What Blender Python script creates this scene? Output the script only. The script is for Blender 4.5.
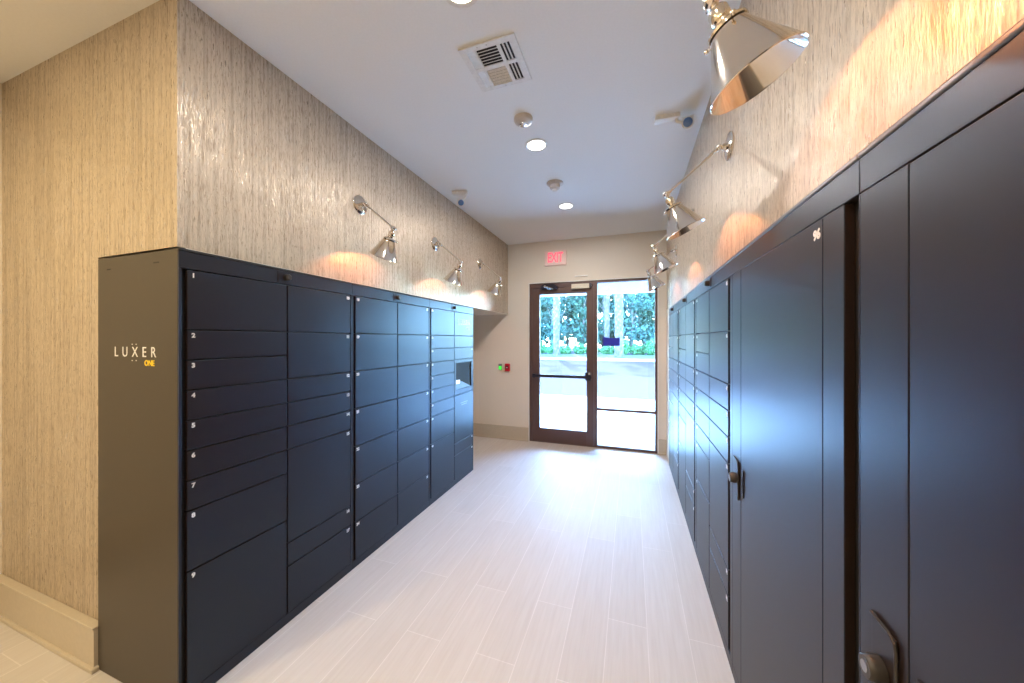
import bpy, bmesh, math, random
from mathutils import Vector, Matrix
random.seed(7)
for o in list(bpy.data.objects): bpy.data.objects.remove(o)
scene = bpy.context.scene
COL = scene.collection
S = 1.55                      # eye height in metres; distances below are multiples of it
# ------------------------------------------------------------------ camera
cam_d = bpy.data.cameras.new('camera'); cam = bpy.data.objects.new('camera', cam_d); COL.objects.link(cam)
cam_d.sensor_width = 36.0; cam_d.lens = 36.0*344/1024; cam_d.clip_start = 0.02; cam_d.clip_end = 400
cam_d.shift_y = -2.0/1024
YAW = math.atan2(.3269, .945)
cam.location = (0, 0, S); cam.rotation_euler = (math.pi/2, 0, YAW)
scene.camera = cam
# ------------------------------------------------------------------ world, sun, exposure
EXPO = 0.30
SKY = 8.5
SUN = 38.0
LAMP = .82
vs = scene.view_settings
scene.display_settings.display_device = 'sRGB'
vs.view_transform = 'Standard'; vs.look = 'None'; vs.exposure = EXPO; vs.gamma = 1.0; vs.use_curve_mapping = False
w = bpy.data.worlds.new('world'); scene.world = w; w.use_nodes = True
wn = w.node_tree.nodes; wl = w.node_tree.links; wn.clear()
wo = wn.new('ShaderNodeOutputWorld'); bg = wn.new('ShaderNodeBackground')
sky = wn.new('ShaderNodeTexSky'); sky.sky_type = 'NISHITA'; sky.sun_disc = False
sky.sun_elevation = math.radians(42); sky.sun_rotation = math.radians(-20); sky.air_density = 1.0; sky.dust_density = 1.0; sky.ozone_density = 2.0
wb = wn.new('ShaderNodeMix'); wb.data_type = 'RGBA'; wb.blend_type = 'MULTIPLY'; wb.inputs[0].default_value = 1; wb.inputs[7].default_value = (.50, .74, 1, 1)
wl.new(sky.outputs[0], wb.inputs[6]); wl.new(wb.outputs[2], bg.inputs[0]); bg.inputs[1].default_value = SKY; wl.new(bg.outputs[0], wo.inputs[0])
sd = bpy.data.lights.new('sun', 'SUN'); sd.energy = SUN; sd.angle = math.radians(0.6); sd.color = (0.40, 0.66, 1.0)
so = bpy.data.objects.new('sun', sd); COL.objects.link(so); so.rotation_euler = (math.radians(-50), 0, math.radians(18))
cy = scene.cycles
cy.max_bounces = 10; cy.diffuse_bounces = 5; cy.glossy_bounces = 5; cy.transparent_max_bounces = 12
cy.sample_clamp_indirect = 6.0; cy.use_denoising = True; cy.caustics_reflective = False; cy.caustics_refractive = False

# ------------------------------------------------------------------ materials
def new_mat(name):
    m = bpy.data.materials.new(name); m.use_nodes = True
    return m, m.node_tree.nodes, m.node_tree.links, m.node_tree.nodes['Principled BSDF']
def setp(b, **k):
    for n, v in k.items():
        b.inputs[n.replace('_', ' ')].default_value = v
def rgb(r, g, b): return (r, g, b, 1)
def lin(r, g, b):
    f = lambda c: (c/255/12.92) if c/255 <= .04045 else ((c/255+.055)/1.055)**2.4
    return (f(r), f(g), f(b), 1)
def noise(n, l, scale, detail=2, mapping=None, coord='Object'):
    tc = n.new('ShaderNodeTexCoord'); t = n.new('ShaderNodeTexNoise')
    t.inputs['Scale'].default_value = scale; t.inputs['Detail'].default_value = detail
    if mapping:
        mp = n.new('ShaderNodeMapping'); mp.inputs['Scale'].default_value = mapping
        l.new(tc.outputs[coord], mp.inputs[0]); l.new(mp.outputs[0], t.inputs[0])
    else: l.new(tc.outputs[coord], t.inputs[0])
    return t
def ramp(n, l, src, p0, c0, p1, c1):
    r = n.new('ShaderNodeValToRGB'); r.color_ramp.elements[0].position = p0; r.color_ramp.elements[1].position = p1
    r.color_ramp.elements[0].color = c0; r.color_ramp.elements[1].color = c1
    l.new(src, r.inputs[0]); return r
def bump(n, l, b, src, strength, dist=0.002):
    bp = n.new('ShaderNodeBump'); bp.inputs['Strength'].default_value = strength; bp.inputs['Distance'].default_value = dist
    l.new(src, bp.inputs['Height']); l.new(bp.outputs[0], b.inputs['Normal'])
def simple(name, col, rough=.5, metal=0, nscale=60, amt=.06, bmp=0.0, **k):
    m, n, l, b = new_mat(name); setp(b, Roughness=rough, Metallic=metal, **k)
    t = noise(n, l, nscale, 3)
    c0 = tuple(max(0, c*(1-amt)) for c in col[:3])+(1,); c1 = tuple(min(1, c*(1+amt)) for c in col[:3])+(1,)
    r = ramp(n, l, t.outputs[0], .3, c0, .7, c1); l.new(r.outputs[0], b.inputs['Base Color'])
    if bmp: bump(n, l, b, t.outputs[0], bmp)
    return m
M = {}
M['ceiling'] = simple('ceiling_paint', rgb(.86, .87, .87), .75, nscale=90, amt=.015, bmp=.05)
M['paint'] = simple('wall_paint', rgb(.80, .74, .65), .6, nscale=120, amt=.02, bmp=.05)
M['base'] = simple('baseboard_paint', rgb(.55, .48, .38), .45, nscale=50, amt=.03)
M['white_trim'] = simple('white_trim', rgb(.85, .84, .82), .4)
M['locker'] = simple('locker_powder_coat', rgb(.021, .011, .006), .37, .0, nscale=900, amt=.12, bmp=.05, IOR=1.56, Specular_Tint=rgb(.25, .60, 1))
M['locker_side_lit'] = simple('locker_side_warm_lit', rgb(.048, .036, .022), .42, .0, nscale=900, amt=.10, bmp=.08, Specular_IOR_Level=.6)  # locker coat browned, warm light on the side put into the colour
M['black'] = simple('black_channel', rgb(.006, .005, .005), .6)
M['knob'] = simple('black_lock', rgb(.03, .025, .022), .35)
M['cap'] = simple('grey_cap', rgb(.16, .16, .17), .35, .3)
M['chrome'] = simple('chrome', rgb(.75, .74, .72), .15, 1.0)
M['nickel'] = simple('polished_nickel', rgb(.80, .74, .66), .10, 1.0, nscale=30, amt=.02)
M['nickel_dark'] = simple('dark_gap_ring', rgb(.05, .045, .04), .4, .5)
M['bronze'] = simple('bronze_frame', lin(96, 74, 70), .4, .1, nscale=200, amt=.05)
M['bar'] = simple('push_bar_dark', lin(50, 48, 62), .3, .4)
M['plastic'] = simple('white_plastic', rgb(.80, .79, .76), .35)
M['beige_plastic'] = simple('beige_plastic', rgb(.72, .66, .54), .4)
M['detector'] = simple('detector_plastic', rgb(.62, .57, .54), .45)
M['vent'] = simple('vent_metal', rgb(.80, .80, .79), .4)
M['dark'] = simple('duct_dark', rgb(.03, .03, .035), .9)
M['label_white'] = simple('white_print', rgb(.85, .85, .85), .5)
M['label_yellow'] = simple('yellow_print', rgb(.90, .62, .02), .5)
M['lens'] = simple('lens_blue_reflection', rgb(.06, .16, .42), .08, Coat_Weight=1.0)  # blue window reflection put into the lens colour
M['red'] = simple('red_box', rgb(.55, .01, .03), .35)
M['dark_red'] = simple('dark_red_button', rgb(.12, .01, .015), .35)
M['grey'] = simple('grey_plate', rgb(.30, .31, .36), .4, .5)
M['blue'] = simple('blue_plaque', rgb(.02, .03, .42), .4)
M['blue_dark'] = simple('blue_plaque_edge', rgb(.01, .02, .16), .4)
M['filler'] = simple('filler_strip', rgb(.20, .18, .15), .5)
def emis(name, col, s, base=(.8, .8, .8, 1)):
    m, n, l, b = new_mat(name); setp(b, Base_Color=base, Emission_Color=col, Emission_Strength=s, Roughness=.5); return m
M['downlight'] = emis('downlight_lens', rgb(1, .93, .80), 9)
M['bulb'] = emis('warm_bulb', rgb(1, .60, .28), 14)
M['exit'] = emis('exit_letters', rgb(1, .10, .16), 1.1, rgb(.6, .05, .08))
M['exit_box'] = emis('exit_housing', rgb(1, .45, .45), .10, rgb(.80, .66, .62))
M['green_led'] = emis('green_button', rgb(.05, 1, .08), .75, rgb(.05, .5, .05))
M['screen'] = emis('kiosk_screen', rgb(.35, .6, 1), .22, rgb(.05, .1, .2))
M['screen_white'] = emis('kiosk_screen_panel', rgb(.8, .9, 1), 1.0)
# wallpaper : vertical streaks, mica sparkle
def wallpaper():
    m, n, l, b = new_mat('grasscloth_wallpaper')
    streak = noise(n, l, 1, 5, (105, 105, 16)); streak.inputs['Roughness'].default_value = .65
    fleck = noise(n, l, 1, 3, (170, 170, 40))
    line = noise(n, l, 1, 2, (85, 85, 1.2))
    r1 = ramp(n, l, streak.outputs[0], .30, rgb(.35, .275, .20), .50, rgb(.57, .475, .365))
    r2 = ramp(n, l, line.outputs[0], .35, rgb(.70, .68, .65), .58, rgb(1, 1, 1))
    mx = n.new('ShaderNodeMix'); mx.data_type = 'RGBA'; mx.blend_type = 'MULTIPLY'; mx.inputs[0].default_value = .8
    l.new(r1.outputs[0], mx.inputs[6]); l.new(r2.outputs[0], mx.inputs[7])
    r3 = ramp(n, l, fleck.outputs[0], .64, rgb(1, 1, 1), .72, rgb(.62, .56, .50))
    mx2 = n.new('ShaderNodeMix'); mx2.data_type = 'RGBA'; mx2.blend_type = 'MULTIPLY'; mx2.inputs[0].default_value = 1
    l.new(mx.outputs[2], mx2.inputs[6]); l.new(r3.outputs[0], mx2.inputs[7])
    l.new(mx2.outputs[2], b.inputs['Base Color'])
    rr = ramp(n, l, streak.outputs[0], .35, rgb(.55, .55, .55), .68, rgb(.20, .20, .20)); l.new(rr.outputs[0], b.inputs['Roughness'])
    mt = ramp(n, l, fleck.outputs[0], .45, rgb(.05, .05, .05), .62, rgb(.55, .55, .55)); l.new(mt.outputs[0], b.inputs['Metallic'])
    add = n.new('ShaderNodeMath'); add.operation = 'ADD'; l.new(streak.outputs[0], add.inputs[0]); l.new(fleck.outputs[0], add.inputs[1])
    bump(n, l, b, add.outputs[0], .55, .0025)
    return m
M['wallpaper'] = wallpaper()
def planks():
    m, n, l, b = new_mat('wood_look_plank_tile')
    tc = n.new('ShaderNodeTexCoord'); mp = n.new('ShaderNodeMapping')
    mp.inputs['Rotation'].default_value = (0, 0, math.radians(90)); mp.inputs['Location'].default_value = (.35, .120, 0)
    l.new(tc.outputs['Object'], mp.inputs[0])
    br = n.new('ShaderNodeTexBrick'); l.new(mp.outputs[0], br.inputs[0])
    br.inputs['Scale'].default_value = 1; br.inputs['Brick Width'].default_value = 1.2; br.inputs['Row Height'].default_value = .2015
    br.inputs['Mortar Size'].default_value = .0022; br.inputs['Mortar Smooth'].default_value = .2
    br.offset = .36; br.offset_frequency = 2
    br.inputs['Color1'].default_value = rgb(.625, .585, .55); br.inputs['Color2'].default_value = rgb(.655, .615, .58)
    br.inputs['Mortar'].default_value = rgb(.74, .70, .67)
    g = noise(n, l, 1, 5, (60, 3.0, 1)); g.inputs['Roughness'].default_value = .6
    r = ramp(n, l, g.outputs[0], .30, rgb(.90, .88, .87), .68, rgb(1, 1, 1))
    mx = n.new('ShaderNodeMix'); mx.data_type = 'RGBA'; mx.blend_type = 'MULTIPLY'; mx.inputs[0].default_value = .8
    l.new(br.outputs[0], mx.inputs[6]); l.new(r.outputs[0], mx.inputs[7]); l.new(mx.outputs[2], b.inputs['Base Color'])
    b.inputs['Roughness'].default_value = .55; b.inputs['Specular IOR Level'].default_value = .12
    bump(n, l, b, g.outputs[0], .10, .001)
    return m
M['floor'] = planks()
def glass():
    m = bpy.data.materials.new('window_glass'); m.use_nodes = True; n = m.node_tree.nodes; l = m.node_tree.links; n.clear()
    o = n.new('ShaderNodeOutputMaterial'); mix = n.new('ShaderNodeMixShader'); t = n.new('ShaderNodeBsdfTransparent'); g = n.new('ShaderNodeBsdfGlossy')
    t.inputs[0].default_value = rgb(.93, .97, .98); g.inputs['Roughness'].default_value = .02
    f = n.new('ShaderNodeFresnel'); f.inputs[0].default_value = 1.5
    l.new(f.outputs[0], mix.inputs[0]); l.new(t.outputs[0], mix.inputs[1]); l.new(g.outputs[0], mix.inputs[2]); l.new(mix.outputs[0], o.inputs[0])
    return m
M['glass'] = glass()
M['concrete'] = simple('pale_concrete', rgb(.72, .72, .70), .8, nscale=6, amt=.05)
M['asphalt'] = simple('asphalt', rgb(.074, .052, .048), 1, nscale=30, amt=.10, Specular_IOR_Level=0.0)
M['grass'] = simple('grass', rgb(.07, .11, .05), .9, nscale=25, amt=.3)
M['mulch'] = simple('mulch', rgb(.10, .085, .075), .9, nscale=25, amt=.3)
M['stucco'] = simple('white_stucco', rgb(.42, .43, .45), .9)
M['leaf1'] = simple('oak_leaves', rgb(.065, .135, .085), .8, nscale=3, amt=.5)
M['leaf2'] = simple('pine_leaves', rgb(.07, .145, .105), .8, nscale=3, amt=.5)
M['leaf3'] = simple('shrub_leaves', rgb(.09, .25, .08), .8, nscale=5, amt=.4)
M['bark'] = simple('bark', rgb(.22, .18, .15), .9, nscale=12, amt=.3, bmp=.5)
def palm_bark():
    m, n, l, b = new_mat('palm_boot_bark')
    tc = n.new('ShaderNodeTexCoord'); mp = n.new('ShaderNodeMapping'); mp.inputs['Scale'].default_value = (5, 5, 4.5)
    v = n.new('ShaderNodeTexVoronoi'); v.inputs['Scale'].default_value = 1.2
    l.new(tc.outputs['Object'], mp.inputs[0]); l.new(mp.outputs[0], v.inputs[0])
    r = ramp(n, l, v.outputs[0], .15, rgb(.24, .19, .165), .6, rgb(.10, .08, .065)); l.new(r.outputs[0], b.inputs['Base Color'])
    b.inputs['Roughness'].default_value = .9; return m
M['palm'] = palm_bark()

# ------------------------------------------------------------------ helpers
class MB:
    def __init__(s): s.bm = bmesh.new()
    def box(s, x0, x1, y0, y1, z0, z1, bev=0.0, mat=None, seg=2):
        x0, x1 = min(x0, x1), max(x0, x1); y0, y1 = min(y0, y1), max(y0, y1); z0, z1 = min(z0, z1), max(z0, z1)
        r = bmesh.ops.create_cube(s.bm, size=1)
        vs_ = r['verts']
        T = Matrix.Translation(((x0+x1)/2, (y0+y1)/2, (z0+z1)/2)) @ Matrix.Diagonal((x1-x0, y1-y0, z1-z0, 1))
        if mat is not None: T = mat @ T
        bmesh.ops.transform(s.bm, matrix=T, verts=vs_)
        if bev > 0:
            es = {e for v in vs_ for e in v.link_edges}
            bmesh.ops.bevel(s.bm, geom=list(es), offset=bev, segments=seg, affect='EDGES', profile=.5)
        return s
    def lathe(s, prof, M_=None, n=32, cap0=True, cap1=True):
        """prof: list of (radius, z)"""
        rings = []
        for r, z in prof:
            ring = []
            for i in range(n):
                a = 2*math.pi*i/n; p = Vector((r*math.cos(a), r*math.sin(a), z))
                if M_ is not None: p = M_ @ p
                ring.append(s.bm.verts.new(p))
            rings.append(ring)
        for a, b in zip(rings, rings[1:]):
            for i in range(n):
                j = (i+1) % n; s.bm.faces.new((a[i], a[j], b[j], b[i]))
        if cap0: s.bm.faces.new(list(reversed(rings[0])))
        if cap1: s.bm.faces.new(rings[-1])
        return s
    def tube(s, pts, r, n=12, cap=True):
        pts = [Vector(p) for p in pts]; rad = r if isinstance(r, (list, tuple)) else [r]*len(pts)
        rings = []; up = None
        for i, p in enumerate(pts):
            d = (pts[min(i+1, len(pts)-1)]-pts[max(i-1, 0)]).normalized()
            if up is None: up = Vector((0, 0, 1)) if abs(d.z) < .9 else Vector((1, 0, 0))
            a = d.cross(up).normalized(); b = a.cross(d).normalized(); up = b
            rings.append([s.bm.verts.new(p+(a*math.cos(2*math.pi*k/n)+b*math.sin(2*math.pi*k/n))*rad[i]) for k in range(n)])
        for A, B in zip(rings, rings[1:]):
            for i in range(n):
                j = (i+1) % n; s.bm.faces.new((A[i], A[j], B[j], B[i]))
        if cap: s.bm.faces.new(list(reversed(rings[0]))); s.bm.faces.new(rings[-1])
        return s
    def sphere(s, c, r, sc=(1, 1, 1), n=16, M_=None):
        T = Matrix.Translation(c) @ Matrix.Diagonal((r*sc[0], r*sc[1], r*sc[2], 1))
        if M_ is not None: T = M_ @ T
        bmesh.ops.create_uvsphere(s.bm, u_segments=n, v_segments=max(8, n//2), radius=1, matrix=T); return s
    def build(s, name, mat, parent=None, smooth=False, loc=None):
        bmesh.ops.recalc_face_normals(s.bm, faces=s.bm.faces)
        me = bpy.data.meshes.new(name); s.bm.to_mesh(me); s.bm.free()
        if smooth:
            me.polygons.foreach_set('use_smooth', [True]*len(me.polygons))
            try: me.set_sharp_from_angle(angle=math.radians(38))
            except Exception: pass
        me.materials.append(mat)
        o = bpy.data.objects.new(name, me); COL.objects.link(o)
        if parent is not None: o.parent = parent
        if loc is not None: o.location = loc
        return o
def tag(o, label=None, cat=None, group=None, kind=None):
    if label: o['label'] = label
    if cat: o['category'] = cat
    if group: o['group'] = group
    if kind: o['kind'] = kind
    return o
def empty(name, loc=(0, 0, 0), rot=(0, 0, 0)):
    o = bpy.data.objects.new(name, None); COL.objects.link(o); o.location = loc; o.rotation_euler = rot; o.empty_display_size = .1; return o
def kids(o): return [c for c in bpy.data.objects if c.parent == o]
def copy_tree(o, parent=None):
    c = o.copy(); COL.objects.link(c); c.parent = parent
    for ch in kids(o): copy_tree(ch, c)
    return c
_tc = {}
def text_mesh(body, size, extrude=.0006, ax='CENTER', ay='CENTER', spacing=1.0, bold=0.0):
    key = (body, round(size, 5), ax, ay, spacing, bold)
    if key in _tc: return _tc[key]
    c = bpy.data.curves.new('text', 'FONT'); c.body = body; c.size = size; c.extrude = extrude; c.align_x = ax; c.align_y = ay
    c.space_character = spacing; c.offset = bold; c.resolution_u = 3
    o = bpy.data.objects.new('text', c); COL.objects.link(o)
    bpy.context.view_layer.update()
    dg = bpy.context.evaluated_depsgraph_get()
    me = bpy.data.meshes.new_from_object(o.evaluated_get(dg))
    bpy.data.objects.remove(o); bpy.data.curves.remove(c)
    _tc[key] = me; return me
def put_text(name, body, size, mat, parent, loc, right, up=(0, 0, 1), **k):
    me = text_mesh(body, size, **k).copy(); me.materials.clear(); me.materials.append(mat)
    o = bpy.data.objects.new(name, me); COL.objects.link(o)
    R, U = Vector(right), Vector(up); N = R.cross(U)
    mt = Matrix((R, U, N)).transposed().to_4x4(); mt.translation = Vector(loc)
    o.parent = parent; o.matrix_local = mt
    return o

# ------------------------------------------------------------------ room shell
ZC = 1.95*S                       # ceiling
XWL, XWR = -1.17*S, .2925*S       # upper walls
XL, XR = -1.141*S, .2855*S        # cabinet faces
YE = 3.257*S                      # end wall
ZSOF = 1.254*S                    # soffit underside
ZT = 1.246*S                      # cabinet tops
YF = .588*S                       # left front wall plane
YB = -3.2*S; XB = -2.207*S
XNL = -1.56*S; XNR = (.2855+.40)*S  # niche backs
def struct(name, mb, mat, parent=None): 
    o = mb.build(name, mat, parent)
    if parent is None: tag(o, kind='structure')
    return o
struct('floor', MB().box(XB-.2, XNR+.2, YB-.2, YE+.10, -.12, 0), M['floor'])
struct('ceiling', MB().box(XB-.2, XNR+.2, YB-.2, YE+.12, ZC, ZC+.2), M['ceiling'])
# upper left wall: bulkhead over the cabinets (continuous with the front wall)
struct('wall_left', MB().box(XNL-.1, XWL, YF, YE, ZSOF, ZC), M['wallpaper'])
struct('wall_left_niche', MB().box(XNL-.1, XNL, YF+.02, YE, 0, ZSOF), M['paint'])
struct('wall_left_soffit', MB().box(XNL, XWL-.001, YF+.03, YE, ZSOF-.004, ZSOF), M['paint'])
struct('wall_left_front', MB().box(XB, XNL, YF, YF+.12, 0, ZSOF).box(XB, XNL-.1, YF, YF+.12, ZSOF, ZC), M['wallpaper'])
struct('wall_left_side', MB().box(XB-.12, XB, YB, YF+.12, 0, ZC), M['paint'])
struct('wall_right', MB().box(XWR, XNR+.1, -.06*S, YE, ZSOF, ZC), M['wallpaper'])
struct('wall_right_rear', MB().box(XWR, XNR+.1, YB, -.06*S, 0, ZC), M['wallpaper'])
struct('wall_right_niche', MB().box(XNR, XNR+.1, -.06*S, YE, 0, ZSOF), M['paint'])
struct('wall_right_end', MB().box(XR+.006, XNR, 3.0*S+.01, YE, 0, ZSOF), M['paint'])
struct('wall_back', MB().box(XB, XNR, YB-.12, YB, 0, ZC), M['paint'])
# end wall with opening
OX0, OX1, OZ = -.9465*S, .219*S, 1.5475*S
struct('wall_end', MB().box(XNL-.1, OX0-.012, YE, YE+.12, 0, ZC).box(OX1+.012, XNR+.1, YE, YE+.12, 0, ZC)
       .box(OX0-.012, OX1+.012, YE, YE+.12, OZ+.012, ZC), M['paint'])
struct('trim_1', MB().box(OX0-.012, OX0, YE-.006, YE+.12, 0, OZ+.012).box(OX1, OX1+.012, YE-.006, YE+.12, 0, OZ+.012)
       .box(OX0, OX1, YE-.006, YE+.12, OZ, OZ+.012), M['white_trim'])  # white strip stands in for the lit caulk and drywall edge
# exterior face of the building
struct('wall_exterior', MB().box(-14, OX0-.02, YE+.12, YE+.3, -.02, 3.6).box(OX1+.02, 12, YE+.12, YE+.3, -.02, 3.6)
       .box(OX0-.02, OX1+.02, YE+.12, YE+.3, OZ+.02, 3.6), M['stucco'])
# baseboards with cap and toe moulding
BH = .132*S
def baseboard(name, x0, x1, y0, y1, face, parent=None):
    """face: outward direction '-y', '+x' ... thickness included"""
    mb = MB().box(x0, x1, y0, y1, 0, BH-.006)
    t = .012
    if face == '-y': mb.box(x0, x1+ (t if name == 'baseboard_left_front' else 0), y0-t, y1, 0, .022, .005); mb.box(x0, x1, y0-.004, y1, BH-.012, BH, .003)
    if face == '+x': mb.box(x0, x1+t, y0, y1, 0, .022, .005); mb.box(x0, x1+.004, y0, y1, BH-.012, BH, .003)
    if face == '-x': mb.box(x0-t, x1, y0, y1, 0, .022, .005); mb.box(x0-.004, x1, y0, y1, BH-.012, BH, .003)
    return struct(name, mb, M['base'])
baseboard('baseboard_left_front', XB, -1.526*S, .566*S, YF, '-y')
baseboard('baseboard_left_side', XB, XB+.018, YB, .566*S, '+x')
baseboard('baseboard_end_left', XNL, OX0-.012, YE-.02, YE, '-y')
baseboard('baseboard_end_right', OX1+.012, XR+.006, YE-.02, YE, '-y')
baseboard('baseboard_right_rear', XWR-.018, XWR, YB, -.06*S, '-x')
# filler strip between wall edge and cabinet side
struct('trim_2', MB().box(-1.557*S, -1.5265*S, YF+.006, YF+.05, BH+.02, ZSOF-.005), M['filler'])

# ------------------------------------------------------------------ entrance door and sidelight
def X(px, Y=3.257):
    t = (px-512)/344; return Y*(t*.945-.3269)/(t*.3269+.945)*S
FY0, FY1 = YE+.012, YE+.075       # frame depth
d1 = empty('door_1', (0, YE, 0)); tag(d1, kind='structure')
def loc(mb): return mb
def local(mb, par):
    bmesh.ops.translate(mb.bm, verts=mb.bm.verts, vec=-Vector(par.location)); return mb
DX0, DX1 = -.921*S, -.3264*S
DZ0, DZ1 = .008, 1.500*S
GX0, GX1 = X(539.3), X(586.4); GZ0, GZ1 = .139*S, 1.440*S
fr = MB().box(OX0, DX0-.003, FY0, FY1+.03, 0, OZ, .002).box(DX1+.003, X(597.2), FY0, FY1+.03, 0, OZ, .002).box(DX0-.003, DX1+.003, FY0, FY1+.03, DZ1+.003, OZ, .002)
fr.box(DX0-.003, DX1+.003, FY0, FY1+.03, 0, .007)
local(fr, d1).build('door_frame', M['bronze'], d1)
lf = MB().box(DX0, GX0, FY0+.004, FY1, DZ0, DZ1, .002).box(GX1, DX1, FY0+.004, FY1, DZ0, DZ1, .002)
lf.box(GX0, GX1, FY0+.004, FY1, DZ0, GZ0, .002).box(GX0, GX1, FY0+.004, FY1, GZ1, DZ1, .002)
leaf = local(lf, d1).build('door_leaf', M['bronze'], d1)
local(MB().box(GX0-.004, GX1+.004, FY0+.03, FY0+.036, GZ0-.004, GZ1+.004), d1).build('glass_pane', M['glass'], d1)
zb = .650*S
pb = local(MB().box(DX0+.03, DX1-.03, YE-.055, YE-.028, zb-.021, zb+.021, .006), d1).build('push_bar', M['bar'], d1)
hs = MB().box(DX1-.115, DX1-.035, YE-.062, FY0+.004, zb-.045, zb+.075, .008)
hs.box(DX0+.02, DX0+.07, YE-.058, FY0+.004, zb-.028, zb+.028, .006)
local(hs, d1).build('latch_housing', M['bar'], d1)
cyl = MB().lathe([(.019, 0), (.019, .022), (.014, .028)], Matrix.Translation((DX1-.055, YE-.058, zb+.055)) @ Matrix.Rotation(math.pi/2, 4, 'X'), 20)
local(cyl, d1).build('lock_cylinder', M['chrome'], d1, True)
# closer: arched cover, arm
cl = MB()
x0, x1 = X(541.5), X(557.5)
cz = 1.505*S
prof = [(x0, cz-.03), (x1, cz-.03), (x1, cz+.01), (x1-.05, cz+.04), (x0+.05, cz+.045), (x0, cz+.012)]
vsf = [cl.bm.verts.new((x, YE-.055, z)) for x, z in prof]; vsb = [cl.bm.verts.new((x, FY0+.004, z)) for x, z in prof]
cl.bm.faces.new(vsf); cl.bm.faces.new(list(reversed(vsb)))
for i in range(6): j = (i+1) % 6; cl.bm.faces.new((vsf[i], vsb[i], vsb[j], vsf[j]))
clo = local(cl, d1).build('door_closer', M['bar'], d1)
local(MB().tube([(x1-.06, YE-.06, cz-.035), (x0+.09, YE-.16, cz-.012), ], .010).tube([(x0+.09, YE-.16, cz-.012), (x0+.14, YE-.05, cz-.045)], .010)
      .sphere((x0+.09, YE-.16, cz-.012), .018), d1).build('closer_arm', M['chrome'], clo, True)
mg = local(MB().box(X(571.8), X(589.5), YE-.045, FY0+.004, 1.476*S, 1.519*S, .003), d1).build('magnetic_lock', M['beige_plastic'], d1)
local(MB().box(X(589.5), X(591.5), YE-.040, FY0+.004, 1.482*S, 1.523*S, .002), d1).build('lock_end_cap', M['bar'], mg)

w1 = empty('window_1', (0, YE, 0)); tag(w1, kind='structure')
WX0, WX1 = X(597.2), X(655.2)
wf = MB().box(WX1, OX1, FY0, FY1+.03, 0, OZ, .002).box(WX0, WX1, FY0, FY1+.03, 1.526*S, OZ, .002).box(WX0, WX1, FY0, FY1+.03, 0, .024*S, .002)
wf.box(WX0, WX1, FY0, FY1+.03, .342*S, .366*S, .002)
local(wf, w1).build('window_frame', M['bronze'], w1)
local(MB().box(WX0-.002, WX1+.002, FY0+.03, FY0+.036, .366*S-.004, 1.526*S+.004), w1).build('upper_pane', M['glass'], w1)
local(MB().box(WX0-.002, WX1+.002, FY0+.03, FY0+.036, .022*S, .342*S+.004), w1).build('lower_pane', M['glass'], w1)

# blue plaque on the sidelight glass
pq = empty('window_plaque', (X(611), FY0+.029, .985*S)); tag(pq, 'small dark blue plaque with concave edges stuck on the sidelight glass', 'sign')
mb = MB(); NW = 12; hw = .0755*S; top = []; bot = []
for i in range(NW+1):
    u = -1+2*i/NW; x = u*hw
    top.append((x, .040*S-.008*S*(1-u*u)-.003*S*(u+1))); bot.append((x, -.044*S+.001*S*(1-u*u)))
f_ = [[mb.bm.verts.new((x, y, z)) for x, z in top] for y in (0, -.008)]; g_ = [[mb.bm.verts.new((x, y, z)) for x, z in bot] for y in (0, -.008)]
for i in range(NW):
    for k in (0, 1): mb.bm.faces.new((f_[k][i], f_[k][i+1], g_[k][i+1], g_[k][i]))
    mb.bm.faces.new((f_[0][i], f_[0][i+1], f_[1][i+1], f_[1][i])); mb.bm.faces.new((g_[0][i], g_[0][i+1], g_[1][i+1], g_[1][i]))
for i in (0, NW): mb.bm.faces.new((f_[0][i], f_[1][i], g_[1][i], g_[0][i]))
mb.build('plaque_plate', M['blue'], pq)
MB().box(-hw-.004, -hw+.012, -.014, 0, -.046*S, .050*S, .002).build('plaque_edge', M['blue_dark'], pq)

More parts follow.
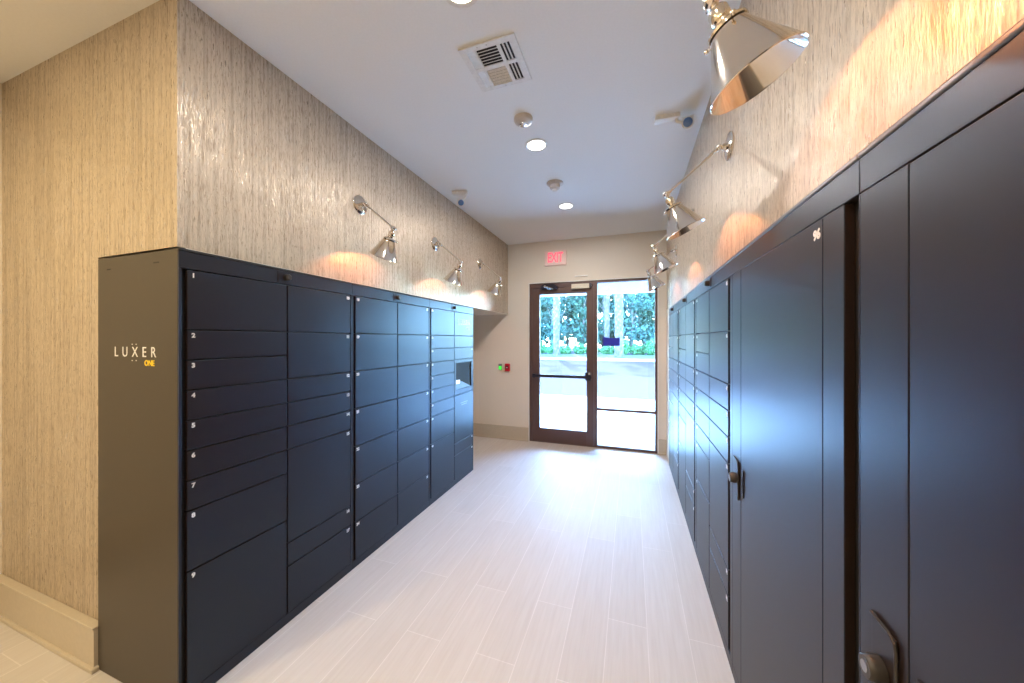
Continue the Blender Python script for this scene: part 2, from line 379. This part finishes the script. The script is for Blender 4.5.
# ------------------------------------------------------------------ parcel locker cabinets
W = .605*S; DEP = .384*S
HB = 1.192*S                      # underside of header
PB = .036*S                       # top of plinth
G = (HB-PB)/7
PATa = [1, .5, .5, .5, .5, .5, .5, 1, 2]
PATb = [1, 1, .5, .5, .5, 2, .5, 1]
PATc = [1]*7
def frame(side):
    if side == 'L': return (lambda u, v, z: (v, u, z)), (0, 1, 0)
    return (lambda u, v, z: (-v, u, z)), (0, -1, 0)
def fbox(mb, P, u0, u1, v0, v1, z0, z1, bev=0.0):
    a = P(u0, v0, z0); b = P(u1, v1, z1); return mb.box(a[0], b[0], a[1], b[1], a[2], b[2], bev)
gap = .0040
def make_cabinet(side, y0, label, pats, num, group, name='parcel_locker_cabinet', front_only=True):
    """pats: two columns, column 0 beside the lock channel"""
    P, right = frame(side)
    xf = XL if side == 'L' else XR
    root = empty(name, (xf, y0, 0)); tag(root, label, 'locker', group)
    fbox(MB(), P, .001, W-.001, -DEP, -.020, .004, ZT-.004).build('carcass', M['black'], root)
    e0, e1 = (.006*S, .017*S) if side == 'L' else (.025*S, .046*S)   # channel
    fr = MB(); fbox(fr, P, .0005, e0, -.020, 0, PB, HB, .0015)
    fbox(fr, P, W-.012, W-.0005, -.020, 0, PB, HB, .0015)
    fbox(fr, P, .0005, W-.0005, -.020, 0, .003, PB, .0015)
    fr.build('front_frame', M['locker'], root)
    hd = fbox(MB(), P, .0005, W-.0005, -.020, 0, HB+.001, ZT-.012, .0015).build('header', M['locker'], root)
    fbox(MB(), P, 0, W, -.10, .004, ZT-.012, ZT, .003).build('top_cap', M['black'] if side == 'L' else M['cap'], root)  # left cap black, standing in for the shaded gap under the soffit
    mid = (e1+W-.012)/2
    lp = fbox(MB(), P, mid-.055, mid+.055, 0, .0025, HB+.006, ZT-.018, .0008).build('lock_plate', M['locker'], root)
    Rx = Matrix.Rotation(math.pi/2 if side == 'L' else -math.pi/2, 4, 'Y')
    T = Matrix.Translation(P(mid-.008, .002, (HB+ZT)/2-.004)) @ Rx
    MB().lathe([(.017, 0), (.017, .020), (.012, .026)], T, 20).build('lock_knob', M['knob'], lp, True)
    cols = [(e1+gap/2, mid-gap), (mid+gap, W-.012-gap)]
    for ci, pat in enumerate(pats):
        z = HB-.001; u0, u1 = cols[ci]
        for it in pat:
            h, typ = it if isinstance(it, tuple) else (it, 'door')
            z1 = z; z0 = z-h*G; zz0, zz1 = z0+gap/2+.0008, z1-gap/2-.0008
            if typ == 'door':
                d = fbox(MB(), P, u0, u1, -.018, 0, zz0, zz1, .0018).build('door', M['locker'], root)
                su = u0+.022 if ci == 0 else u1-.022
                put_text('number_label', str(num), .026 if side == 'L' else .024, M['label_white'], d, P(su, .0007, zz1-.021), right, bold=.0012)
                num += 1
            elif typ == 'logo':
                d = fbox(MB(), P, u0, u1, -.018, 0, zz0, zz1, .0018).build('logo_panel', M['locker'], root)
                cu = (u0+u1)/2
                lg = put_text('logo_lettering', 'LUXER', .078, M['label_white'], d, P(cu, .0007, (zz0+zz1)/2+.02), right, spacing=1.35)
                put_text('logo_lettering', 'ONE', .036, M['label_white'], d, P(cu+.085, .0007, (zz0+zz1)/2-.045), right, spacing=1.1)
            elif typ == 'kiosk':
                mb = MB(); b_ = .035
                fbox(mb, P, u0, u0+b_, -.018, 0, zz0, zz1, .0015); fbox(mb, P, u1-b_, u1, -.018, 0, zz0, zz1, .0015)
                fbox(mb, P, u0+b_, u1-b_, -.018, 0, zz1-b_, zz1, .0015); fbox(mb, P, u0+b_, u1-b_, -.018, 0, zz0, zz0+.055, .0015)
                k = mb.build('kiosk_frame', M['locker'], root)
                fbox(MB(), P, u0+b_, u1-b_, -.0195, -.012, zz0+.055, zz1-b_).build('kiosk_display', M['screen_dark'], root)
                a, b = u0+b_, u1-b_; zb_ = zz0+.055; hh = zz1-b_-zb_
                mb = MB(); pts = [(a, zb_), (b, zb_), (a+.42*(b-a), zb_+.26*hh), (a, zb_+.40*hh)]
                f = [mb.bm.verts.new(P(u, -.0115, z_)) for u, z_ in pts]; g = [mb.bm.verts.new(P(u, -.0125, z_)) for u, z_ in pts]
                mb.bm.faces.new(f); mb.bm.faces.new(list(reversed(g)))
                for i in range(4): mb.bm.faces.new((f[i], f[(i+1) % 4], g[(i+1) % 4], g[i]))
                mb.build('screen_and_ledge_glow', M['screen'], k)  # screen content, with the reflection off the ledge put in as glow
                fbox(MB(), P, a+.01, a+.10, -.0115, -.009, zb_+.06, zb_+.10).build('screen_button', M['screen_white'], k)
            elif typ == 'panel':
                d = fbox(MB(), P, u0, u1, -.018, 0, zz0, zz1, .0018).build('service_panel', M['locker'], root)
                cu = (u0+u1)/2
                mb = MB()
                for q in range(2): fbox(mb, P, cu-.085+q*.02, cu+.085-q*.02, 0, .0008, zz1-.10-q*.022, zz1-.094-q*.022)
                mb.build('fine_print', M['grey'], d)
            z = z0
    return root, num
M['screen_dark'] = simple('kiosk_glass', rgb(.010, .006, .005), .6, Specular_IOR_Level=.1)
Y0 = .579*S+.008
LG = 'parcel locker cabinets along the left wall'; RG = 'parcel locker cabinets along the right wall'
n = 1
c1, n = make_cabinet('L', (.577*S), 'black parcel locker cabinet nearest on the left, doors 1 to 17, logo on its side', [PATa, PATb], n, LG)
c2, n = make_cabinet('L', (.577*S)+W, 'black parcel locker cabinet with fourteen equal square doors, between the logo cabinet and screen cabinet', [PATc, PATc], n, LG)
c3, n = make_cabinet('L', (.577*S)+2*W, 'black parcel locker cabinet with a recessed touch screen, farthest on the left', [PATa, [(1, 'logo'), .5, .5, (1.5, 'kiosk'), (2, 'panel'), .5, 1]], n, LG)
# side of the first cabinet with its lettering, warm light in its colour
sp = MB().box(-DEP, 0, -.004, .001, .004, ZT-.006, .0015).build('side_panel', M['locker_side_lit'], c1)
MB().box(-DEP+.075, -DEP+.105, -.0046, -.0035, ZT-.062, ZT-.056).build('side_clip', M['black'], sp)
MB().box(-.165, -.125, -.0046, -.0035, ZT-.056, ZT-.050).build('side_clip', M['black'], sp)
put_text('side_lettering', 'LUXER', .064, M['label_white'], sp, (-.302, -.0045, 1.493), (1, 0, 0), spacing=1.95)
put_text('side_lettering', 'ONE', .034, M['label_yellow'], sp, (-.192, -.0045, 1.447), (1, 0, 0), spacing=1.0, bold=.0010)
for dx in (-.015, .015):
    for dz in (-.036, .036): MB().box(-.304+dx-.0025, -.304+dx+.0025, -.0052, -.0040, 1.493+dz-.002, 1.493+dz+.002).build('logo_dot', M['label_white'], sp)
n = 45
c4, n = make_cabinet('R', 1.184*S, 'black cabinet of small numbered doors on the right, directly beyond the tall single-door cabinet 96', [PATb, PATa], n, RG)
c5, n = make_cabinet('R', 1.789*S, 'black cabinet of small numbered doors on the right wall, middle one of three', [PATb, PATa], n, RG)
c6, n = make_cabinet('R', 2.394*S, 'black cabinet of small numbered doors on the right wall, last before the exit', [PATb, PATa], n, RG)
def make_tall(y0, label, num):
    P, right = frame('R')
    root = empty('tall_locker_cabinet', (XR, y0, 0)); tag(root, label, 'locker', 'tall single-door locker cabinets')
    fbox(MB(), P, .001, W-.001, -DEP, -.020, .004, ZT-.004).build('carcass', M['black'], root)
    ch0, ch1 = .003*S, .036*S; a, b = .094*S, .520*S
    fr = MB(); fbox(fr, P, .0005, ch0, -.020, 0, PB, HB, .001); fbox(fr, P, ch1, a-.002, -.020, 0, PB, HB, .0015)
    fbox(fr, P, b+.002, W-.0005, -.020, 0, PB, HB, .0015); fbox(fr, P, .0005, W-.0005, -.020, 0, .003, PB, .0015)
    fr.build('front_frame', M['locker'], root)
    fbox(MB(), P, .0008, W-.0008, -.020, .001, HB+.001, ZT-.012, .0015).build('header', M['locker'], root)
    fbox(MB(), P, 0, W, -.10, .005, ZT-.012, ZT, .0035).build('top_cap', M['cap'], root)
    d = fbox(MB(), P, a, b, -.018, 0, PB+.003, HB-.0008, .002).build('door', M['locker'], root)
    if num: put_text('number_label', num, .034, M['label_white'], d, P(a+.026, .0007, HB-.035), right, bold=.0014)
    # raised handle plate and round lock
    h = fbox(MB(), P, .536*S, .577*S, 0, .004, .556*S, .658*S, .0015).build('handle_plate', M['locker'], root)
    zc = .605*S; uc = .559*S
    T = Matrix.Translation(P(uc, .005, zc)) @ Matrix.Rotation(-math.pi/2, 4, 'Y')
    MB().lathe([(.023, 0), (.0225, .014), (.020, .022), (.018, .024)], T, 28).build('lock_knob', M['knob'], h, True)
    T2 = Matrix.Translation(P(uc, .0290, zc)) @ Matrix.Rotation(-math.pi/2, 4, 'Y')
    MB().lathe([(.010, 0), (.010, .001)], T2, 24).build('knob_face', M['grey'], h, True)
    pts = [P(.578*S, .004, .661*S), P(.546*S, .005, .660*S), P(.536*S, .005, .654*S), P(.534*S, .005, .645*S), P(.534*S, .005, .552*S)]
    MB().tube(pts, .0028, 8).build('plate_shadow_line', M['knob'], h, True)  # dark tube stands in for the shadow line along the plate edge
    p = fbox(MB(), P, .492*S, .506*S, 0, .004, .575*S, .645*S, .0015).build('finger_pull', M['locker'], d)
    T3 = Matrix.Translation(P(.499*S, .0042, .608*S)) @ Matrix.Rotation(-math.pi/2, 4, 'Y') @ Matrix.Diagonal((3.6, .8, 1, 1))
    MB().lathe([(.010, 0), (.010, .0012)], T3, 24).build('pull_slot', M['black'], d)
    return root
t1 = make_tall(.579*S, 'tall black single-door locker cabinet numbered 96, on the right beside the small-door cabinets', '96')
t2 = make_tall(-.026*S, 'tall black single-door locker cabinet nearest the camera, at the right edge of the photo', None)

# ------------------------------------------------------------------ wall sconces
def make_sconce(side, y, zpl, label, rz=0.0):
    s = 1 if side == 'L' else -1
    xw = XWL if side == 'L' else XWR
    root = empty('wall_sconce', (xw, y, zpl)); tag(root, label, 'wall lamp', 'polished nickel swing-arm lamps on the %s wall' % ('left' if side == 'L' else 'right'))
    root.scale = (1, 1, 1)
    Rw = Matrix.Rotation(math.radians(90)*s, 4, 'Y')
    MB().lathe([(.066, 0), (.066, .006), (.060, .011), (.030, .015), (.018, .020), (.016, .032)], Rw, 36).build('backplate', M['nickel'], root, True)
    J0 = Vector((s*.050, 0, 0)); J1 = Vector((s*.283, 0, -.195))
    a = MB().tube([(s*.028, 0, 0), J0], .010).sphere(J0, .018, (.8, 1.1, 1)).sphere(J0+Vector((0, .018, 0)), .009).sphere(J0-Vector((0, .018, 0)), .009)
    a.build('wall_knuckle', M['nickel'], root, True)
    MB().tube([J0, J1], .0062, 14).tube([J0+(J1-J0)*.02, J0+(J1-J0)*.10], .0085, 14).tube([J0+(J1-J0)*.92, J1], .0085, 14).build('arm', M['nickel'], root, True)
    MB().sphere(J1, .017, (1, 1.2, 1)).sphere(J1+Vector((0, .022, 0)), .0085).sphere(J1-Vector((0, .022, 0)), .0085).build('arm_knuckle', M['nickel'], root, True)
    # shade axis leaning back to the wall
    ax = Vector((-.43*s, .05, -.90)).normalized()
    zax = ax; xax = Vector((0, 1, 0)).cross(zax).normalized(); yax = zax.cross(xax)
    R3 = Matrix((xax, yax, zax)).transposed().to_4x4()
    T = Matrix.Translation(J1) @ R3
    sk = MB().lathe([(.008, 0), (.008, .018), (.016, .022), (.021, .030), (.021, .050), (.017, .054), (.017, .062), (.036, .068), (.042, .074), (.042, .080)], T, 28)
    skt = sk.build('socket', M['nickel'], root, True)
    MB().lathe([(.036, .0800), (.036, .0835)], T, 28).build('gap_ring', M['nickel_dark'], skt, True)
    z0, z1 = .083, .083+.122
    r0, r1 = .031, .094
    sh = MB().lathe([(.030, z0), (.040, z0+.001), (.042, z0+.008), (r1, z1), (r1+.0025, z1+.002), (r1+.001, z1+.004), (r1-.002, z1+.001), (.039, z0+.010), (.030, z0+.004)], T, 56, False, False)
    sho = sh.build('lamp_shade', M['nickel'], root, True)
    for k in range(3):
        sc_ = MB()
        a_ = 2*math.pi*k/3+.6; A = T @ Vector((.038*math.cos(a_), .038*math.sin(a_), z0-.004)); B = T @ Vector((.050*math.cos(a_), .050*math.sin(a_), z0-.004))
        sc_.tube([A, B], .003, 8); sc_.sphere(B, .0056, n=10)
        sc_.build('thumb_screw', M['nickel'], skt, True)
    MB().sphere((0, 0, z0+.040), .016, (1, 1, 1.5), 16, T).build('bulb', M['bulb'], root, True)
    ld = bpy.data.lights.new('sconce_glow', 'POINT'); ld.energy = 5.0*LAMP; ld.color = (1, .33, .12); ld.shadow_soft_size = .012
    lo = bpy.data.objects.new('sconce_glow', ld); COL.objects.link(lo); lo.parent = root; lo.location = T @ Vector((0, 0, z0+.078))
    if rz: root.rotation_euler = (0, 0, rz)
    return root
for y, zpl, lb in ((1.258, 1.614, 'polished nickel cone wall lamp on left wallpaper, nearest of the three there'),
                   (1.894, 1.603, 'polished nickel cone wall lamp, middle of three on left wallpaper'),
                   (2.575, 1.619, 'polished nickel cone wall lamp on left wallpaper, closest to the exit door')):
    make_sconce('L', y*S, zpl*S, lb)
for y, lb in ((.566, 'large-looking polished nickel cone wall lamp nearest the camera, top right, cut by the frame'),
              (1.236, 'polished nickel cone wall lamp on right wall, second from the camera, above tall locker'),
              (1.90, 'polished nickel cone wall lamp on right wall, third from the camera'),
              (2.57, 'polished nickel cone wall lamp on right wall, farthest, overlapping the sidelight corner')):
    make_sconce('R', y*S, (1.616 if y < 1 else 1.603)*S, lb)

# ------------------------------------------------------------------ ceiling fittings
XC = -.437*S
def make_downlight(x, y, label, energy, col=(1, .93, .86), size=.12, group='round recessed ceiling lights'):
    root = empty('recessed_downlight', (x, y, ZC)); tag(root, label, 'ceiling light', group)
    MB().lathe([(.088, 0), (.088, -.004), (.078, -.007), (.066, -.003), (.066, 0)], None, 40, False, False).build('trim_ring', M['plastic'], root, True)
    MB().lathe([(.066, -.0035), (.066, -.0015)], None, 36).build('lens', M['downlight'], root)
    ld = bpy.data.lights.new('downlight_lamp', 'AREA'); ld.shape = 'DISK'; ld.size = size; ld.energy = energy*LAMP; ld.color = col
    lo = bpy.data.objects.new('downlight_lamp', ld); COL.objects.link(lo); lo.parent = root; lo.location = (0, 0, -.010)
    return root
DG = 'recessed lights along the corridor ceiling'
E = 15
make_downlight(XC, .83*S, 'recessed ceiling light cut by the top edge, nearest of three', E)
make_downlight(XC, 1.628*S, 'lit recessed ceiling light in the middle, between the two round detectors', E)
make_downlight(XC, 2.44*S, 'lit recessed ceiling light closest to the exit wall', E*1.5)
WARM = (1, .79, .45)
for (x, y) in ((XC, .02*S), (XC, -.9*S), (XC, -1.9*S)):
    make_downlight(x, y, 'recessed ceiling light behind the camera', E, (1, .84, .62), group='lights behind the camera')
for (x, y) in ((-1.55*S, -.25*S), (-1.55*S, -1.2*S)):
    make_downlight(x, y, 'recessed warm ceiling light behind the camera on the left', 34, WARM, group='lights behind the camera')

def detector(y, label, tall):
    root = empty('smoke_detector', (XC, y, ZC)); tag(root, label, 'detector')
    if tall:
        MB().lathe([(.078, 0), (.078, -.010), (.060, -.018), (.050, -.022)], None, 36).build('base', M['detector'], root, True)
        MB().lathe([(.048, -.022), (.046, -.050), (.030, -.062)], None, 32).build('body', M['detector'], root, True)
        MB().lathe([(.026, -.062), (.024, -.074), (.012, -.080)], None, 24).build('sensor_tip', M['plastic'], root, True)
    else:
        MB().lathe([(.062, 0), (.062, -.012), (.056, -.026), (.034, -.038)], None, 36).build('body', M['detector'], root, True)
        MB().lathe([(.028, -.038), (.026, -.046), (.012, -.050)], None, 24).build('sensor_tip', M['chrome'], root, True)
detector(1.413*S, 'low round smoke detector on ceiling, nearer one, beside the air vent', False)
detector(2.06*S, 'stepped round detector on ceiling, between the two whole downlights', True)

# air register
VX0, VX1, VY0, VY1 = -.535*S, -.341*S, 1.006*S, 1.2055*S
v = empty('ceiling_vent', ((VX0+VX1)/2, (VY0+VY1)/2, ZC)); tag(v, 'square white ceiling air vent with slotted louvers in three columns', 'vent')
hw, hd = (VX1-VX0)/2, (VY1-VY0)/2
MB().box(-hw+.01, hw-.01, -hd+.01, hd-.01, -.0025, -.0005).build('duct_shadow', M['dark'], v)
fp = MB(); zt, zb_ = -.001, -.010
c0, c1_ = -.44*hw, .30*hw; bd = .030
rows = [(-hd+bd, -.012), (.008, hd-bd+.004)]
colsv = [(-hw+.035, c0-.014), (c0, c1_), (c1_+.014, hw-.035)]
# solid grid between the openings
xs = [-hw] + [q for c in colsv for q in c] + [hw]; ys = [-hd] + [q for r in rows for q in r] + [hd]
for i in range(len(xs)-1):
    for j in range(len(ys)-1):
        if i % 2 == 1 and j % 2 == 1: continue
        fp.box(xs[i], xs[i+1], ys[j], ys[j+1], zb_, zt)
fp.build('face_plate', M['vent'], v)
lv = MB()
for i, (a, b) in enumerate(colsv):
    for j, (c, d) in enumerate(rows):
        if i == 1:
            nn = 6; ang = 32 if j == 0 else -30
            for k in range(nn+1):
                yy = c+(d-c)*k/nn
                Tm = Matrix.Translation(((a+b)/2, yy, -.0065)) @ Matrix.Rotation(math.radians(ang), 4, 'X')
                lv.box(-(b-a)/2, (b-a)/2, -.0062, .0062, -.0006, .0006, 0, Tm)
        else:
            nn = 3; ang = (22 if i == 0 else -38)
            for k in range(nn+1):
                xx = a+(b-a)*k/nn
                Tm = Matrix.Translation((xx, (c+d)/2, -.0065)) @ Matrix.Rotation(math.radians(ang*-1), 4, 'Y')
                lv.box(-.0068, .0068, -(d-c)/2, (d-c)/2, -.0006, .0006, 0, Tm)
lv.build('louvers', M['vent'], v)
MB().sphere((0, -hd+.012, -.010), .003, n=8).sphere((0, hd-.012, -.010), .003, n=8).sphere((-hw+.1, -hd+.012, -.010), .003, n=8).build('screw', M['chrome'], v)

# security cameras on the ceiling
def seccam(x, y, label, body, aim, rz):
    root = empty('security_camera', (x, y, ZC)); tag(root, label, 'camera')
    MB().box(-.085, .065, -.032, .032, -.028, 0, .006, Matrix.Rotation(rz, 4, 'Z')).build('mounting_box', M['plastic'], root, True)
    R = Matrix.Rotation(rz, 4, 'Z'); p0 = R @ Vector((.050, 0, -.028)); p1 = R @ Vector(body)
    MB().tube([p0, p0+Vector((0, 0, -.018)), p1], .010, 12).build('arm', M['plastic'], root, True)
    A = Vector(aim).normalized()
    q = A.to_track_quat('Z', 'Y').to_matrix().to_4x4(); T = Matrix.Translation(p1) @ q
    MB().lathe([(.022, -.060), (.026, -.055), (.030, .030), (.036, .045), (.033, .046), (.029, .040)], T, 28, True, True).build('head', M['plastic'], root, True)
    MB().lathe([(.0275, .0415), (.0275, .0470), (.020, .0500)], T, 24).build('lens', M['lens'], root, True)
    MB().box(-.036, .036, .030, .034, -.05, .05, .001, T).build('sun_shade', M['plastic'], root)
seccam(.150*S, 1.60*S, 'white ceiling security camera by right wall, lens painted with a blue reflection, turned to viewer', (.115, -.010, -.075), (-.15, -1, -.35), .05)
seccam(-1.035*S, 1.985*S, 'white ceiling security camera by left wall, small lens with a dark blue reflection painted in', (.01, -.045, -.125), (.50, -1, -.45), .3)

# ------------------------------------------------------------------ end wall fittings
ex = empty('exit_sign', (-.681*S, YE, 1.777*S)); tag(ex, 'lit exit sign with red letters above the door', 'sign')
MB().box(-.16, .16, -.045, 0, -.105, .108, .006).build('housing', M['exit_box'], ex)
et = put_text('exit_lettering', 'EXIT', .200, M['exit'], ex, (-.002, -.0462, 0), (1, 0, 0), bold=.004, spacing=1.0); et.scale = (.56, 1, 1)
cs = MB().box(X(575), X(588), YE-.022, YE, 1.588*S, 1.600*S, .004).build('door_sensor', M['white_trim']); tag(cs, 'thin white sensor bar on wall above the door', 'sensor')
gb = empty('exit_button', (X(500.5), YE, .722*S)); tag(gb, 'grey wall button with green light, left of the red box', 'button')
MB().box(-.030, .030, -.014, 0, -.050, .050, .004).build('cover_plate', M['grey'], gb)
MB().box(-.023, .023, -.022, -.014, -.040, .014, .003).build('green_button', M['green_led'], gb)
rb = empty('fire_pull_station', (X(508), YE, .720*S)); tag(rb, 'red pull box on wall between green button and door', 'alarm')
MB().box(-.038, .038, -.045, 0, -.058, .058, .006).build('housing', M['red'], rb)
MB().box(-.024, .024, -.052, -.045, -.012, .030, .003).build('pull_handle', M['dark_red'], rb)
MB().box(-.014, .014, -.056, -.052, -.006, .008, .002).build('handle_mark', M['plastic'], rb)
sw = MB().box(X(514), X(521), YE-.006, YE, .690*S, .755*S, .002).build('blank_wall_plate', M['paint']); tag(sw, 'blank cover plate painted like the wall, right of the red box', 'wall plate')

# ------------------------------------------------------------------ outdoors
def slab(name, x0, x1, ya, yb, z0, z1, mat, thick=.15):
    mb = MB(); P0 = [(x0, ya, z0), (x1, ya, z0), (x1, yb, z1), (x0, yb, z1)]
    a = [mb.bm.verts.new(p) for p in P0]; b = [mb.bm.verts.new((p[0], p[1], p[2]-thick)) for p in P0]
    mb.bm.faces.new(a); mb.bm.faces.new(list(reversed(b)))
    for i in range(4): mb.bm.faces.new((a[i], b[i], b[(i+1) % 4], a[(i+1) % 4]))
    return tag(mb.build(name, mat), kind='structure')
YA = 6.15*S; YK = 14.0*S
ZK = .20*S
slab('ground_walkway', -26, 20, YE+.10, YA, -.01, -.01, M['concrete'])
slab('ground_road', -26, 20, YA, YK, -.03, ZK-.06, M['asphalt'])
slab('ground_curb', -26, 20, YK, YK+.5, ZK+.05, ZK+.05, M['concrete'])
slab('ground_lawn', -26, 20, YK+.5, YK+3.2, ZK+.05, ZK+.15, M['grass'])
slab('ground_bed', -30, 24, YK+3.2, YK+30, ZK+.15, ZK+.3, M['mulch'])
ZG = ZK+.15
# porch roof with beam and posts
pr = empty('porch_canopy', (0, 5.6*S, 0)); tag(pr, 'white flat porch roof with front beam outside the door', 'canopy')
local(MB().box(-6, 4.5, YE+.3, 5.45*S, 2.95, 3.15), pr).build('roof_slab', M['stucco'], pr)
local(MB().box(-6, 4.5, 5.30*S, 5.45*S, 1.690*S, 2.95, .01), pr).build('beam', M['stucco'], pr)
for x in (-5.7, 4.2): local(MB().box(x-.2, x+.2, 5.30*S-.05, 5.45*S+.05, -.01, 1.690*S, .01), pr).build('post', M['stucco'], pr)

def crown_mesh(name, mat, blobs, n, size, seed):
    rnd = random.Random(seed); verts = []; faces = []
    for i in range(n):
        cx, cy_, cz, rx, ry, rz = rnd.choice(blobs)
        d = Vector((rnd.gauss(0, 1), rnd.gauss(0, 1), rnd.gauss(0, 1))).normalized(); rr = rnd.uniform(.55, 1)**.5
        c = Vector((cx+d.x*rx*rr, cy_+d.y*ry*rr, cz+d.z*rz*rr))
        a = Vector((rnd.gauss(0, 1), rnd.gauss(0, 1), rnd.gauss(0, 1))).normalized(); b = a.cross(Vector((rnd.gauss(0, 1), rnd.gauss(0, 1), rnd.gauss(0, 1)))).normalized()
        s = size*rnd.uniform(.6, 1.3); k = len(verts)
        verts += [c-a*s, c+b*s*.45, c+a*s, c-b*s*.45]; faces.append((k, k+1, k+2, k+3))
    me = bpy.data.meshes.new(name); me.from_pydata([tuple(v) for v in verts], [], faces); me.materials.append(mat); return me
def trunk_mesh(name, mat, h, r, branches, seed):
    rnd = random.Random(seed); mb = MB()
    mb.tube([(0, 0, -.1), (.03, 0, h*.3), (-.05, .04, h*.65), (0, 0, h)], [r*1.25, r, r*.8, r*.5], 12)
    for k in range(branches):
        z = h*rnd.uniform(.5, .95); a = rnd.uniform(0, 6.28); L = rnd.uniform(.8, 1.8)
        mb.tube([(0, 0, z), (math.cos(a)*L*.5, math.sin(a)*L*.5, z+L*.35), (math.cos(a)*L, math.sin(a)*L, z+L*.9)], [r*.4, r*.28, r*.12], 6)
    bmesh.ops.recalc_face_normals(mb.bm, faces=mb.bm.faces)
    me = bpy.data.meshes.new(name); mb.bm.to_mesh(me); mb.bm.free(); me.materials.append(mat); return me
def put(name, me, parent):
    o = bpy.data.objects.new(name, me); COL.objects.link(o); o.parent = parent; return o
kinds = []
for k in range(3):
    rnd = random.Random(40+k); blobs = []
    for i in range(13):
        a = rnd.uniform(0, 6.28); rr = rnd.uniform(.2, 1.7)
        blobs.append((math.cos(a)*rr, math.sin(a)*rr, rnd.uniform(.9, 6.0), rnd.uniform(.7, 1.3), rnd.uniform(.7, 1.3), rnd.uniform(.5, 1.0)))
    kinds.append((trunk_mesh('trunk', M['bark'], 4.6, .13, 7, k), crown_mesh('crown', M['leaf1'] if k != 1 else M['leaf2'], blobs, 2900, .17, k)))
TL = ['dense dark green tree with full crown, outside beyond the road', 'blue-green tree with loose crown, outside beyond the road', 'leafy green tree with spreading crown, outside beyond the road']
rnd = random.Random(5)
i = 0
for row, (yy, dx) in enumerate(((YK+7.5, 2.3), (YK+12.5, 2.6), (YK+19, 3.2))):
    x = -15.0-row*2.0
    while x < 6.5+row*1.5:
        k = i % 3
        side = ['first', 'second', 'third'][row]
        t = empty('broadleaf_tree', (x+rnd.uniform(-.5, .5), yy+rnd.uniform(-.8, .8), ZG)); s = rnd.uniform(.85, 1.15)*(1+.12*row); t.scale = (s, s, s*rnd.uniform(.95, 1.2)); t.rotation_euler = (0, 0, rnd.uniform(0, 6.28))
        tag(t, TL[k]+', %s row back' % side, 'tree', 'trees %s row beyond the road, kind %d' % (side, k+1))
        put('trunk', kinds[k][0], t); put('crown', kinds[k][1], t)
        x += dx*rnd.uniform(.8, 1.2); i += 1
# shrubs
sh_me = crown_mesh('foliage', M['leaf3'], [(0, 0, .45, .55, .45, .45), (.25, 0, .3, .4, .4, .3), (-.25, .1, .35, .4, .4, .35)], 700, .10, 9)
x = -12.0
while x < 5:
    o = bpy.data.objects.new('hedge_shrub', sh_me); COL.objects.link(o); o.location = (x, YK+4.2+rnd.uniform(-.25, .25), ZG); s = rnd.uniform(.8, 1.15); o.scale = (s, s, s*rnd.uniform(.8, 1.2)); o.rotation_euler = (0, 0, rnd.uniform(0, 6))
    tag(o, 'bright green clipped shrub in the bed below the trees', 'shrub', 'green shrubs along the bed across the road')
    x += rnd.uniform(.95, 1.15)
# palms with bootjack trunks, placed where their trunks show
def palm(px, Y, r, h, label, mat='palm'):
    x = X(px, Y/S); t = empty('palm_tree', (x, Y, ZK+.1)); tag(t, label, 'tree')
    mb = MB(); N = 34; prof = []
    for q in range(N+1):
        z = h*q/N; prof.append((r*(1.0+.10*math.sin(q*2.4)+.15*max(0, 1-z/.6)), z-.05))
    mb.lathe(prof, None, 18).build('trunk', M[mat], t, True)
    rr = random.Random(int(px)); fr = MB()
    for k in range(22):
        a = rr.uniform(0, 6.28); e = rr.uniform(-.5, 1.1); L = rr.uniform(1.1, 1.6); D = Vector((math.cos(a)*math.cos(e), math.sin(a)*math.cos(e), math.sin(e)))
        c0 = Vector((0, 0, h)); tip = c0+D*L; side_ = D.cross(Vector((0, 0, 1))).normalized()
        fr.tube([c0, tip], .015, 6)
        for q in range(-7, 8):
            an = q*.18; dd = (D*math.cos(an)+side_*math.sin(an)).normalized(); e_ = tip+dd*.75+Vector((0, 0, -.25*abs(math.cos(an))))
            p1 = tip+side_.cross(dd)*.0; nrm = dd.cross(Vector((0, 0, 1))).normalized()*.03
            f = [fr.bm.verts.new(p) for p in (tip, tip+(e_-tip)*.5+nrm, e_, tip+(e_-tip)*.5-nrm)]; fr.bm.faces.new(f)
    fr.build('fronds', M['leaf2'], t)
palm(556.6, YK+2.3, .235, 6.4, 'cabbage palm with lattice-textured pale trunk seen through the door glass')
palm(619.0, YK+1.8, .27, 6.2, 'cabbage palm with lattice-textured pale trunk behind the blue plaque')
palm(607.0, YK+6.2, .20, 7.0, 'slimmer pale trunk palm just left of the lattice-trunk palm in the sidelight')
